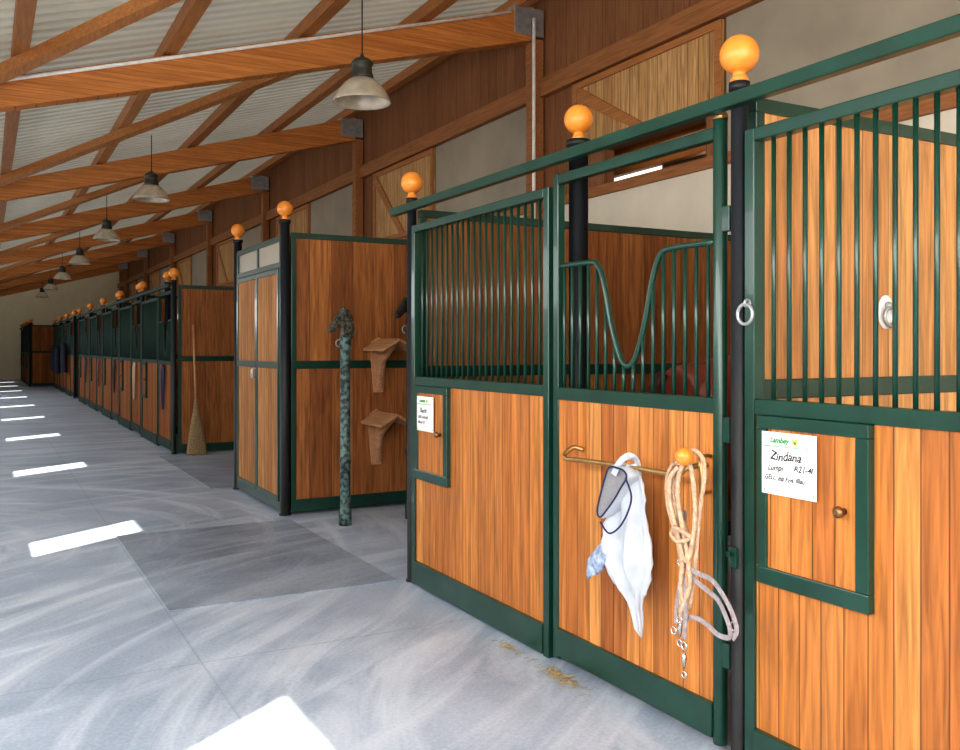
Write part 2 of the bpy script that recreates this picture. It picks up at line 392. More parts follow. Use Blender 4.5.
# ------------------------------------------------------------------ stall fronts
XR = 2.313
PL = 1.53
def make_panel(loc):
    r = root('stall_front', loc, 'green framed stall front with wood boards below and bars above', 'stall front', 'stall fronts')
    bm = B(); t = .025
    box(bm, -t, t, 0, .045, 0, 2.19); box(bm, -t, t, PL-.045, PL, 0, 2.19)
    box(bm, -t, t, .045, PL-.045, 2.145, 2.19); box(bm, -t, t, .045, PL-.045, 1.215, 1.268)
    fin('frame', bm, M_green, r, bevel=.004)
    bm = B(); box(bm, -.034, .02, .045, PL-.045, .01, .15); fin('kick_board', bm, M_green, r, bevel=.005)
    bm = B(); hy0, hy1, hz = 1.022, 1.46, .655
    box(bm, -.012, .012, .045, hy0, .15, 1.215); box(bm, -.012, .012, hy0, PL-.045, .15, hz)
    box(bm, -.012, .012, hy1, PL-.045, hz, 1.215)
    fin('wood_boards', bm, M_wood, r)
    bm = B(); n = 22
    for i in range(1, n):
        y = .045+(PL-.09)*i/n; cyl(bm, (0, y, 1.26), (0, y, 2.15), .008, 8)
    fin('grille', bm, M_green, r)
    bm = B(); w = .042
    box(bm, -.04, .014, hy0, hy1, hz, hz+w+.015); box(bm, -.04, .014, hy0, hy1, 1.215-w, 1.215)
    box(bm, -.04, .014, hy0, hy0+w+.005, hz+w+.015, 1.215-w); box(bm, -.04, .014, hy1-w, hy1, hz+w+.015, 1.215-w)
    fin('hatch_frame', bm, M_green, r, bevel=.004)
    bm = B(); box(bm, -.03, .0, hy0+w+.005, hy1-w, hz+w+.015, 1.215-w); d = fin('hatch_door', bm, M_wood, r)
    bm = B(); yk = hy0+w+.05; zk = .945
    tube(bm, [(-.03, yk, zk), (-.045, yk, zk), (-.052, yk, zk), (-.062, yk, zk), (-.07, yk, zk)], [.011, .008, .018, .018, .009], 16)
    fin('hatch_knob', bm, M_bronzek, d)
    return r
panel = make_panel((XR, 3.505, 0))
dup(panel, (XR, .745, 0))

DL = 1.06
VPTS = [(0, DL-.03, 1.815), (0, .80, 1.815), (0, .745, 1.80), (0, .70, 1.73), (0, .645, 1.54), (0, .585, 1.405), (0, .535, 1.368), (0, .485, 1.40), (0, .425, 1.54), (0, .375, 1.72), (0, .33, 1.805), (0, .26, 1.825), (0, .03, 1.825)]
def make_door(loc):
    r = root('stall_door', loc, 'green framed stall door with wood boards and dipped bar opening', 'stall door', 'stall doors')
    bm = B(); t = .02
    cyl(bm, (0, .003, .02), (0, .003, 2.26), .026, 14)
    box(bm, -t, t, DL-.04, DL, .02, 2.24)
    box(bm, -t, t, .015, DL-.04, 2.19, 2.235); box(bm, -t, t, .015, DL-.04, 1.205, 1.262)
    fin('door_frame', bm, M_green, r, bevel=.004)
    bm = B(); box(bm, -.03, .02, .02, DL-.04, .04, .165); fin('kick_board', bm, M_green, r, bevel=.005)
    bm = B(); box(bm, -.012, .012, .02, DL-.04, .165, 1.205); fin('wood_boards', bm, M_wood, r)
    bm = B(); pts = smooth_pts(VPTS, 5)
    tube(bm, pts, .0125, 8)
    def zc(y):
        for p, q in zip(pts, pts[1:]):
            if min(p.y, q.y) <= y <= max(p.y, q.y):
                f = (y-p.y)/((q.y-p.y) or 1); return p.z+(q.z-p.z)*f
        return 1.82
    y = .065
    while y < DL-.05:
        cyl(bm, (0, y, 1.25), (0, y, zc(y)), .008, 8); y += .062
    fin('dipped_grille', bm, M_green, r)
    bm = B(); tube(bm, [(0,.003,2.26), (0,.003,2.275), (0,.003,2.285), (0,.003,2.295)], [.028,.028,.022,.008], 14); fin('brass_cap', bm, M_brass, r)
    for z in (.35, 1.15, 1.9):
        bm = B(); box(bm, -.014, .014, -.055, -.015, z-.045, z+.045)
        fin('hinge', bm, M_green, r, bevel=.003)
    return r
door = make_door((XR, 2.412, 0))

def make_post(loc, h=2.375, rr=.033, kr=.068, label='black metal stall post topped with an orange wooden ball', group='stall posts'):
    r = root('stall_post', loc, label, 'post', group)
    bm = B(); lathe(bm, [(rr*1.25, 0), (rr*1.25, .012), (rr, .014), (rr, h-.03), (rr*1.25, h-.028), (rr*1.25, h)], 20)
    fin('post_shaft', bm, M_black, r)
    bm = B(); prof = [(.030, 0), (.032, .012), (.024, .022), (.022, .034)]
    cz = .034+kr*.93
    for k in range(1, 12):
        a = -math.pi/2+math.pi*(k+.9)/13; prof.append((kr*math.cos(a), cz+kr*math.sin(a)))
    prof.append((.004, cz+kr))
    lathe(bm, [(q, z+h) for q, z in prof], 28)
    fin('ball_finial', bm, M_knob, r)
    return r
post = make_post((XR-.01, 2.312, 0), h=2.365, rr=.029)
post2 = make_post((XR+.115, 3.46, 0), h=2.41, rr=.045)
dup(post, (XR, 5.080, 0))
bm = B(); ring(bm, (-.058, 0, -.035), .034, .006, 'x'); ring(bm, (-.048, 0, .002), .012, .005, 'y', 12)
thing('tether_ring', bm, M_steel, (XR-.01, 2.318-.09, 1.59), 'steel tether ring hanging on the black stall post', 'ring')
bm = B()
box(bm, -.014, .0, -.016, .016, -.035, .035); tube(bm, [(-.014, 0, .012), (-.030, 0, .012), (-.034, 0, .012)], [.008, .008, .011], 12)
thing('bolt_latch', bm, M_green, (XR-.043, 2.300, .72), 'small green steel bolt latch on the stall post', 'latch', bevel=.002)

def top_rail(x, y0, y1, z=2.29, mat=None):
    bm = B(); box(bm, -.022, .022, 0, y1-y0, -.024, .024)
    return thing('top_rail', bm, mat or M_green, (x, y0, z), 'dark green steel rail along the top of the stall fronts', 'rail', 'top rails', .005)
top_rail(XR-.068, .3, 5.22)

def make_partition(loc, h=2.30, x1=3.22, lab='wooden stall partition in a green steel frame', wood=None):
    wood = wood or M_wood_dark
    r = root('stall_partition', loc, lab, 'partition', 'stall partitions')
    bm = B(); t = .025; x0 = .05
    box(bm, x0, x1, -t, t, h-.05, h); box(bm, x0, x1, -t, t, 1.26, 1.33); box(bm, x0, x1, -t, t, .02, .13)
    box(bm, x0, x0+.045, -t, t, .13, 1.26); box(bm, x0, x0+.045, -t, t, 1.33, h-.05)
    box(bm, x1-.045, x1, -t, t, .13, 1.26); box(bm, x1-.045, x1, -t, t, 1.33, h-.05)
    fin('partition_frame', bm, M_green, r, bevel=.004)
    bm = B(); box(bm, x0+.045, x1-.045, -.016, .016, 1.33, h-.05); fin('upper_boards', bm, wood, r)
    bm = B(); box(bm, x0+.045, x1-.045, -.016, .016, .13, 1.26); fin('lower_boards', bm, wood, r)
    return r
make_partition((XR, 2.318, 0), h=2.32, lab='golden plank stall partition in a green steel frame', wood=M_wood_gold)
part = make_partition((XR, 5.085, 0))

# ------------------------------------------------------------------ tall cabinet
XC = 2.266
tall = make_post((XC, 7.61, 0), h=2.545, rr=.04, label='tall black post with orange wooden ball at the cabinet corner', group='tall posts')
dup(tall, (XC, 9.26, 0))
make_partition((XC, 7.61, 0), h=2.44, x1=3.27, lab='tall wooden side wall of the cabinet in a green frame')
make_partition((XC, 9.26, 0), h=2.44, x1=3.27, lab='tall wooden side wall of the cabinet in a green frame')
r = root('tack_cabinet', (XC, 7.66, 0), 'green framed wooden double door cabinet with pale mesh panels', 'cabinet')
M_cab = plank_mat('cabinet_wood', [(.42,.20,.08),(.48,.24,.10),(.37,.165,.065)], .12, rough=.7, spec=.1)
W = 1.55; bm = B(); t = .025
for a0, a1, z0, z1 in ((0, .04, .02, 2.42), (W-.04, W, .02, 2.42), (.04, W-.04, 2.37, 2.42), (.04, W-.04, 2.14, 2.19), (.04, W-.04, .02, .1)): box(bm, -t, t, a0, a1, z0, z1)
fin('cabinet_frame', bm, M_green, r, bevel=.004)
for a0, a1 in ((.04, W/2-.02), (W/2+.02, W-.04)):
    bm = B(); box(bm, -.006, .006, a0, a1, 2.19, 2.37); fin('mesh_panel', bm, M_window, r)
bm = B(); box(bm, -.02, .02, W/2-.02, W/2+.02, 2.19, 2.37); fin('transom_bar', bm, M_green, r)
for s, (a0, a1) in enumerate(((.045, W/2-.003), (W/2+.003, W-.045))):
    bm = B(); f = .035
    for b0, b1, z0, z1 in ((a0, a0+f, .105, 2.135), (a1-f, a1, .105, 2.135), (a0+f, a1-f, .105, .15), (a0+f, a1-f, 2.09, 2.135), (a0+f, a1-f, 1.26, 1.32)): box(bm, -.035, .0, b0, b1, z0, z1)
    d = fin('cabinet_door', bm, M_green, r, bevel=.003)
    bm = B(); box(bm, -.025, -.005, a0+f, a1-f, .15, 1.26); box(bm, -.025, -.005, a0+f, a1-f, 1.32, 2.09); fin('door_boards', bm, M_cab, d)
    bm = B(); yk = a1-.018 if s == 0 else a0+.018
    tube(bm, smooth_pts([(-.035, yk, 1.15), (-.07, yk, 1.16), (-.07, yk, 1.24), (-.035, yk, 1.25)], 4), .007, 8); fin('door_handle', bm, M_steel, d)

# ------------------------------------------------------------------ far rows
XF = 2.25
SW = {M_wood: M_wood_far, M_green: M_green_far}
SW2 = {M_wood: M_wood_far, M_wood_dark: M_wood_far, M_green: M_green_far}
def far_row(y0, n, XF=XF, s=SW):
    y = y0
    dup(post, (XF, y, 0)); dup(part, (XF, y, 0), swap=(s if s is SW2 else None))
    for i in range(n):
        dup(door, (XF, y+.095, 0), swap=s); dup(post2, (XF+.115, y+1.14, 0)); dup(panel, (XF, y+1.19, 0), swap=s)
        y += 2.77
        dup(post, (XF, y, 0)); dup(part, (XF, y, 0), swap=s)
    top_rail(XF-.068, y0-.05, y+.08, mat=M_green_far)
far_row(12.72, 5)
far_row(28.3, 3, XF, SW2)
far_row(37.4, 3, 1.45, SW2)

# ------------------------------------------------------------------ signs
def text_bm(s, size, mat, parent, y, z, name='lettering', x=-.0015, shear=0, bold=1., hand=0):
    cu = bpy.data.curves.new('t', 'FONT'); cu.body = s; cu.size = size; cu.extrude = .0003; cu.shear = shear; cu.resolution_u = 3; cu.offset = .0006*size/.03*bold
    to = bpy.data.objects.new('t', cu); COL.objects.link(to)
    bpy.context.view_layer.update()
    me = bpy.data.meshes.new_from_object(to.evaluated_get(bpy.context.evaluated_depsgraph_get()))
    bpy.data.objects.remove(to)
    if hand:
        for v in me.vertices:
            px, py = v.co.x, v.co.y
            v.co.y = py*(1+.12*math.sin(px*95+hand)) + size*.06*math.sin(px*60+hand*2)
            v.co.x = px+size*.03*math.sin(py*260+px*120+hand)
    M = Matrix(((0,0,-1,x),(-1,0,0,y),(0,1,0,z),(0,0,0,1)))
    me.transform(M); me.materials.clear(); me.materials.append(mat)
    o = bpy.data.objects.new(name, me); COL.objects.link(o); o.parent = parent
    return o
def sign(loc, lines, label):
    w, h = .225, .205
    r = root('name_sign', loc, label, 'sign', 'stall name signs')
    bm = B(); box(bm, -.001, .0, -w, 0, -h, 0); fin('sheet', bm, M_paper, r)
    text_bm('Lambey', .025, M_inkgreen, r, -.035, -.034, 'logo_lettering', shear=.3, bold=2)
    bm = B(); prism(bm, [(-.130, -.036), (-.127, -.014), (-.137, -.022), (-.148, -.012), (-.150, -.036)], 'x', -.0018, -.001); fin('logo_emblem', bm, M_inkyellow, r)
    bm = B(); prism(bm, [(-.136, -.034), (-.134, -.024), (-.145, -.026), (-.146, -.034)], 'x', -.0022, -.0016); fin('logo_emblem', bm, M_inkgreen, r)
    bm = B(); prism(bm, [(-.008, -.046), (-w+.03, -.043), (-w+.03, -.045), (-.008, -.049)], 'x', -.0018, -.001); fin('green_line', bm, M_inkgreen, r)
    for i, (s, sz, y, z) in enumerate(lines): text_bm(s, sz, M_ink, r, y, z, shear=.25, hand=1+i*1.7)
    for (a, c) in ((-.012, -.012), (-w+.012, -.012), (-.012, -h+.012), (-w+.012, -h+.012)):
        bm = B(); cyl(bm, (0, a, c), (-.003, a, c), .004, 10)
        fin('tack', bm, M_steel, r)
    return r
sign((XR-.0405, 2.178, 1.165), [('Zindana', .040, -.035, -.090), ('Lumpi', .026, -.025, -.126), ('R21-4l', .028, -.135, -.120), ('GELL. ## Fzgl. Blau', .021, -.012, -.157)], 'white laminated stall card with green logo and handwritten horse name')
sign((XR-.0405, 4.915, 1.155), [('Sierra', .036, -.045, -.095), ('GELL. # R.Fzgl.', .022, -.018, -.130), ('Blau # 12 l', .022, -.018, -.160)], 'small white laminated stall card with green logo beside the feed hatch')

r = root('tether_plate', (3.06, 2.318-.017, 1.58), 'oval silver tether plate with ring screwed on the boards', 'tether plate')
bm = B(); lathe(bm, [(.046, 0), (.046, .004), (.038, .007)], 24)
for v in bm.verts: v.co = Vector((v.co.x, -v.co.z, v.co.y*1.45))
fin('plate', bm, M_paper, r)
bm = B(); ring(bm, (0, -.024, -.018), .036, .008, 'y'); ball(bm, (0, -.014, .025), .016); fin('ring', bm, M_steel, r)

# ------------------------------------------------------------------ blanket bar, rope, halter, fly mask
XB = XR-.10
r = root('blanket_bar', (XR-.014, 2.44, .975), 'brass blanket bar with wooden ball end fixed across the stall door', 'blanket bar')
bm = B()
tube(bm, smooth_pts([(0, .80, .02), (-.04, .82, .03), (-.085, .82, .0), (-.09, .79, -.015), (-.09, .72, -.01), (-.09, .4, .0), (-.09, .10, .005), (-.085, .05, .03), (-.04, .035, .04), (0, .03, .04)], 5), .010, 10)
tube(bm, smooth_pts([(-.088, .08, .01), (-.11, .04, .035), (-.15, -.03, .07), (-.19, -.07, .09)], 4), .009, 8)
fin('bar', bm, M_brass, r)
bm = B(); ball(bm, (-.205, -.082, .095), .031, 20); fin('wooden_ball', bm, M_knob, r)
bm = B(); tube(bm, smooth_pts([(0, .01, .075), (-.045, -.005, .08), (-.075, -.02, .055), (-.075, -.025, .0), (-.055, -.01, -.045), (-.02, .01, -.055), (0, .015, -.055)], 5), .008, 10)
fin('hook', bm, M_brass, r)

S1, S2 = .0056, .00375
def H(a, b, x=0): return (x, -a*S1, -b*S2)
r = root('fly_mask', (XB-.012, 2.815, .985), 'pale grey-white fabric fly mask with navy binding hanging over the bar', 'fly mask')
rws = [(0,-6,12,.008),(6,-9,17,.014),(20,-11,21,.020),(40,-14,23,.022),(60,-17,24,.026),(72,-19,26,.030),(88,-20,28,.034),(102,-21,27,.034),(116,-16,24,.030),(126,-2,20,.024),(134,4,17,.018),(155,9,18,.011),(176,14,17,.004)]
bm = B(); seg = 44; rings = []
for i, (b, l, rr, dpt) in enumerate(rws):
    c = (l+rr)/2; w = (rr-l)/2; ringv = []
    for k in range(seg):
        a = 2*math.pi*k/seg
        wr = 1+.95*math.sin(5*a+i*.34)+.45*math.sin(9*a-i*.45)
        ringv.append(bm.verts.new(H(c+w*math.cos(a)*(.9+.1*wr), b+4*math.sin(2*a+i), -dpt*.7-dpt*math.sin(a)*.85*wr+.01)))
    rings.append(ringv)
for a, b in zip(rings, rings[1:]):
    for k in range(seg):
        f = bm.faces.new((a[k], a[(k+1)%seg], b[(k+1)%seg], b[k])); f.smooth = True
bm.faces.new(rings[0][::-1]); bm.faces.new(rings[-1])
o = fin('mask_body', bm, M_bag, r); md = o.modifiers.new('s', 'SUBSURF'); md.levels = 1; md.render_levels = 1
tx = bpy.data.textures.new('folds', 'CLOUDS'); tx.noise_scale = .05
dm = o.modifiers.new('folds', 'DISPLACE'); dm.texture = tx; dm.strength = .026; dm.mid_level = .5; dm.texture_coords = 'LOCAL'
def xd(b): return -.058-.026*min(1, max(0, b)/60)
op = [(-5,3),(-9,16),(-12,32),(-14,46),(-13,54),(-9,55),(-3,46),(4,34),(10,21),(15,10),(12,4),(4,2)]
edge = [Vector(p) for p in smooth_pts([H(a, b, xd(b)) for a, b in op], 4, True)]
cen = Vector(H(-1, 27, xd(30)))
bm = B(); M_ = len(edge)
outer = [bm.verts.new(p) for p in edge]
mid = [bm.verts.new(Vector((p.x+.016, cen.y+(p.y-cen.y)*1.12, cen.z+(p.z-cen.z)*1.08))) for p in edge]
back = [bm.verts.new(Vector((-.005, cen.y+(p.y-cen.y)*1.02, cen.z+(p.z-cen.z)*1.0))) for p in edge]
for k in range(M_):
    n = (k+1) % M_
    for f in (bm.faces.new((outer[k], outer[n], mid[n], mid[k])), bm.faces.new((mid[k], mid[n], back[n], back[k]))): f.smooth = True
fin('hood', bm, M_bag, r)
bm = B(); o1 = [bm.verts.new(p+Vector((.001,0,0))) for p in edge]
i1 = [bm.verts.new(Vector((p.x+.020, cen.y+(p.y-cen.y)*.84, cen.z+(p.z-cen.z)*.84))) for p in edge]
i2 = [bm.verts.new(Vector((p.x+.022+.004*math.sin(k*.9), cen.y+(p.y-cen.y)*.4, cen.z+(p.z-cen.z)*.4))) for k, p in enumerate(edge)]
c = bm.verts.new(cen+Vector((.018,0,0)))
for k in range(M_):
    n = (k+1) % M_
    for f in (bm.faces.new((o1[k], o1[n], i1[n], i1[k])), bm.faces.new((i1[k], i1[n], i2[n], i2[k])), bm.faces.new((i2[k], i2[n], c))): f.smooth = True
fin('mesh_lining', bm, M_bagin, r)
bm = B(); tube(bm, [p+Vector((-.001,0,0)) for p in edge], .0036, 8, closed=True)
tube(bm, smooth_pts([H(15, 10, -.068), H(20, 28, -.062), H(18, 46, -.074), H(10, 62, -.080), H(-1, 70, -.080), H(-13, 62, -.070)], 5), .0036, 8)
fin('navy_binding', bm, M_navy, r)
bm = B(); fr = []
for i, (a, b, w) in enumerate(((-15,94,10),(-20,100,14),(-26,106,15),(-31,112,13),(-36,119,10),(-37,129,4))):
    fr.append([bm.verts.new(H(a+w*.45*math.cos(t_), b+w*math.sin(t_), -.030-.012*math.sin(t_*2+i)-.010*math.cos(t_))) for t_ in [2*math.pi*k/16 for k in range(16)]])
for a, b in zip(fr, fr[1:]):
    for k in range(16): f = bm.faces.new((a[k], a[(k+1)%16], b[(k+1)%16], b[k])); f.smooth = True
bm.faces.new(fr[0][::-1]); bm.faces.new(fr[-1])
fin('ear_flap', bm, M_blue, r, label='blue and white patterned fabric flap')
bm = B(); strap(bm, smooth_pts([H(-1, 10, -.056), H(2, -4, -.036), H(4, -9, -.002), H(6, -4, .028), H(7, 16, .035)], 5), .030, .004); fin('hanging_strap', bm, M_bag, r)

S1, S2 = .0060, .00385
r = root('lead_rope', (XB-.042, 2.405, 1.04), 'tan and pink braided lead rope looped over the bar end', 'rope')
bm = B()
def rp(pts, rad=.0085, k=5): tube(bm, smooth_pts([H(p[0]*.62, p[1], p[2]) for p in pts], k), rad, 8)
rp([(0,-2,-.03),(10,-12,-.03),(20,-6,-.02),(22,12,-.02),(19,40,-.03),(14,80,-.03),(10,110,-.03),(4,132,-.03)])
rp([(0,-2,-.045),(-10,4,-.05),(-13,22,-.05),(-8,42,-.05),(4,60,-.04),(8,90,-.045),(6,110,-.045),(2,134,-.04)])
rp([(6,-4,-.05),(-4,8,-.06),(-7,26,-.06),(-2,60,-.06),(8,86,-.06),(14,74,-.05),(19,40,-.05),(15,8,-.05),(8,-4,-.05)])
rp([(10,-6,-.06),(3,10,-.07),(2,34,-.07),(8,66,-.06),(12,100,-.05),(9,116,-.05),(0,134,-.05),(-2,142,-.04)])
rp([(-6,0,-.06),(-16,14,-.06),(-15,40,-.06),(-4,64,-.06),(2,90,-.055),(0,120,-.05),(-4,136,-.04)])
rp([(4,2,-.075),(-6,14,-.08),(-8,34,-.075),(0,60,-.07),(6,84,-.065),(2,112,-.06),(4,126,-.05)])
rp([(-9,60,-.055),(2,57,-.083),(13,61,-.07),(14,65,-.055),(4,69,-.078),(-7,65,-.07),(-9,60,-.055)], .008)
fin('rope_coil', bm, M_rope, r)
bm = B(); tube(bm, [H(-2,142,-.04), H(-3,150,-.04), H(-3,158,-.04)], [.006,.009,.005], 8); ring(bm, H(-3, 164, -.04), .012, .0035, 'x', 14)
fin('snap_hook', bm, M_chrome, r)
r = root('halter', (XB-.06, 2.29, .64), 'grey-pink webbing halter with chrome buckles hanging from the rope', 'halter')
bm = B()
def hp(pts, w=.017, k=6): strap(bm, smooth_pts([H(*p) for p in pts], k), w, .004)
hp([(-20,-16,-.025),(-10,-2,-.02),(0,4,-.02),(10,8,-.03),(18,16,-.045),(23,28,-.05),(20,36,-.04),(10,38,-.03),(0,34,-.02),(-10,32,-.02),(-20,38,-.02)])
hp([(-20,-16,-.03),(-6,-10,-.035),(6,-8,-.035),(16,0,-.045),(24,12,-.05),(27,26,-.045),(23,36,-.04)])
hp([(-20,-16,-.02),(-22,4,-.02),(-25,24,-.02),(-26,44,-.02)])
hp([(-20,-12,-.03),(-15,12,-.035),(-15,34,-.035),(-17,54,-.03)])
hp([(-20,-16,-.02),(-22,-34,-.01),(-22,-60,-.0)])
fin('webbing', bm, M_halter, r)
for a, b in ((-20, -14), (-21, 38), (-26, 50), (-17, 60), (22, 26)):
    bm = B(); ring(bm, H(a, b, -.03), .013, .0035, 'x', 14); fin('buckle', bm, M_chrome, r)
bm = B(); tube(bm, [H(-17, 66, -.03), H(-17, 72, -.03), H(-17, 80, -.03)], [.006, .009, .004], 8); ring(bm, H(-17, 86, -.03), .011, .003, 'x', 14)
fin('snap_hook', bm, M_chrome, r)

# ------------------------------------------------------------------ hitching posts with horse heads
def skin_obj(name, verts, edges, radii, mat, parent, sub=2, rootv=0):
    me = bpy.data.meshes.new(name); me.from_pydata(verts, edges, [])
    o = bpy.data.objects.new(name, me); COL.objects.link(o); o.parent = parent; me.materials.append(mat)
    sk = o.modifiers.new('skin', 'SKIN'); sk.use_smooth_shade = True
    for i, rr in enumerate(radii):
        v = me.skin_vertices[0].data[i]
        v.radius = rr if isinstance(rr, tuple) else (rr, rr); v.use_root = (i == rootv)
    s = o.modifiers.new('sub', 'SUBSURF'); s.levels = sub; s.render_levels = sub
    return o
def hitch(loc, matp, math_, lab):
    r = root('hitching_post', loc, lab, 'hitching post', 'hitching posts')
    bm = B(); lathe(bm, [(.052, 0), (.052, .10), (.046, .12), (.042, .14), (.042, .5), (.05, .51), (.05, .54), (.042, .55), (.040, 1.42), (.052, 1.44), (.052, 1.47), (.043, 1.49), (.050, 1.51), (.046, 1.53)], 20)
    fin('pole', bm, matp, r)
    P = [(-.045,1.49),(-.050,1.54),(-.040,1.59),(-.055,1.615),(-.080,1.605),(-.105,1.580),(-.135,1.555),(-.160,1.550),(-.178,1.565),(-.182,1.590),(-.165,1.615),(-.135,1.655),(-.100,1.710),(-.070,1.745),(-.035,1.765),(0,1.765),(.035,1.735),(.060,1.685),(.070,1.62),(.068,1.55),(.060,1.49)]
    Q = lambda x, z: (x*.80, 1.51+(z-1.49)*.86)
    bm = B(); prism(bm, [Q(x, z) for x, z in P], 'y', -.031, .031)
    fin('horse_head', bm, math_, r, bevel=.014, bseg=3)
    for s in (-1, 1):
        bm = B(); tube(bm, [(-.02, s*.020, 1.73), (-.018, s*.024, 1.757), (-.025, s*.022, 1.79)], [.014, .013, .002], 8)
        fin('ear', bm, math_, r)
        bm = B(); ball(bm, (*Q(-.085, 1.685)[:1], s*.030, Q(0, 1.685)[1]), .008, 10); fin('eye', bm, M_black, r)
    bm = B(); prism(bm, [Q(x, z) for x, z in [(.055,1.49),(.092,1.52),(.098,1.58),(.088,1.65),(.078,1.70),(.05,1.755),(.01,1.79),(-.03,1.79),(-.06,1.765),(-.03,1.755),(.0,1.755),(.035,1.73),(.055,1.68),(.06,1.6)]], 'y', -.013, .013); fin('mane', bm, math_, r, bevel=.006)
    bm = B(); ring(bm, (-.05, 0, 1.48), .03, .005, 'y'); fin('tether_ring', bm, M_steel, r)
    return r
hitch((2.57, 6.95, 0), M_patina, M_patinahead, 'worn turquoise and black hitching post topped with a bronze horse head')
h2 = hitch((3.16, 6.95, 0), M_green, M_bronze, 'dark hitching post with bronze horse head inside the alcove')
h2.scale = (1.05, 1.05, 1.08)

# ------------------------------------------------------------------ saddle racks
def saddle_rack(loc):
    r = root('saddle_rack', loc, 'pale wooden saddle rack bracket screwed to the cabinet side wall', 'saddle rack', 'saddle racks')
    bm = B(); prism(bm, [(-.045, 0), (.045, 0), (.075, .30), (.065, .46), (0, .50), (-.065, .46), (-.075, .30)], 'y', -.025, 0); fin('back_board', bm, M_rack, r, bevel=.004)
    bm = B(); prism(bm, [(-.025, .44), (-.025, .03), (-.05, .03), (-.12, .26), (-.38, .41), (-.42, .44)], 'x', -.015, .015); fin('gusset', bm, M_rack, r, bevel=.004)
    for s in (-1, 1):
        bm = B(); prism(bm, [(s*.002, .485), (s*.155, .395), (s*.155, .372), (s*.002, .461)], 'y', -.50, -.027)
        fin('saddle_plank', bm, M_rack, r, bevel=.004)
    return r
s1 = saddle_rack((3.12, 7.61-.016, 1.04)); dup(s1, (3.10, 7.61-.016, .39))

# ------------------------------------------------------------------ broom
r = root('broom', (2.49, 12.40, .008), 'straw broom with a wooden handle leaning at the partition', 'broom')
bm = B(); seg = 22; rings = []
for z, w, d in ((0, .13, .05), (.15, .115, .055), (.35, .085, .05), (.5, .055, .04), (.62, .03, .03), (.75, .022, .022)):
    rings.append([bm.verts.new((w*math.cos(2*math.pi*k/seg)*(1+.05*(k % 2)), d*math.sin(2*math.pi*k/seg)+z*.11, z+(.012*(k % 3) if z == 0 else 0))) for k in range(seg)])
for a, b in zip(rings, rings[1:]):
    for k in range(seg): bm.faces.new((a[k], a[(k+1)%seg], b[(k+1)%seg], b[k]))
bm.faces.new(rings[0][::-1]); bm.faces.new(rings[-1]); fin('bristles', bm, M_bristle, r)
bm = B(); cyl(bm, (0, .08, .68), (0, .25, 1.75), .014, 10); fin('broom_handle', bm, M_rack, r)

# ------------------------------------------------------------------ lamps
def lamp(x, y, z, group='pendant lamps'):
    r = root('pendant_lamp', (x, y, z), 'bell shaped metal pendant lamp hanging from the roof on a cord', 'lamp', group)
    top = zt(x)+.15-z
    bm = B()
    out = [(.25,0),(.252,.01),(.235,.05),(.20,.11),(.155,.165),(.11,.20),(.085,.215)]
    inn = [(.08,.21),(.105,.192),(.15,.157),(.193,.103),(.228,.045),(.243,.005)]
    seg = 36; rings = []
    for q, zz in out+inn: rings.append([bm.verts.new((q*math.cos(2*math.pi*k/seg), q*math.sin(2*math.pi*k/seg), zz)) for k in range(seg)])
    for i in range(len(rings)):
        a, b = rings[i], rings[(i+1) % len(rings)]
        for k in range(seg): f = bm.faces.new((a[k], a[(k+1)%seg], b[(k+1)%seg], b[k])); f.smooth = True
    fin('lamp_shade', bm, M_lamp, r)
    bm = B(); lathe(bm, [(.06,.19),(.095,.21),(.10,.23),(.085,.27),(.085,.33),(.095,.335),(.095,.35),(.07,.38),(.02,.40),(.012,.43)], 28); fin('lamp_housing', bm, M_lampcap, r)
    bm = B(); ball(bm, (0,0,.14), .05, 16, (1,1,1.3)); fin('bulb', bm, M_paper, r)
    bm = B(); cyl(bm, (0,0,.42), (0,0,top), .006, 8); fin('cord', bm, M_black, r)
lamp(2.885, 7.38, 3.58)
for y in (13.5, 18.9, 24.6, 30.3, 36.0, 41.5): lamp(2.08, y, 3.55)

# ------------------------------------------------------------------ straw
for (cx, cy, n, sx, sy) in ((2.20, 3.28, 110, .022, .09), (2.20, 3.72, 35, .012, .05)):
    bm = B()
    for i in range(n):
        x = max(-.06, min(.06, random.gauss(0, sx))); y = random.gauss(0, sy); a = random.uniform(0, 6.28); L = random.uniform(.010, .024)
        z = .003+random.random()*.008
        tube(bm, [(x-L*math.cos(a), y-L*math.sin(a), z), (x+L*math.cos(a), y+L*math.sin(a), z+random.uniform(-.001, .004))], .0014, 4)
    o = thing('straw', bm, M_straw, (cx, cy, 0), 'scattered straw on the concrete beside the stall door', 'straw'); o['kind'] = 'stuff'

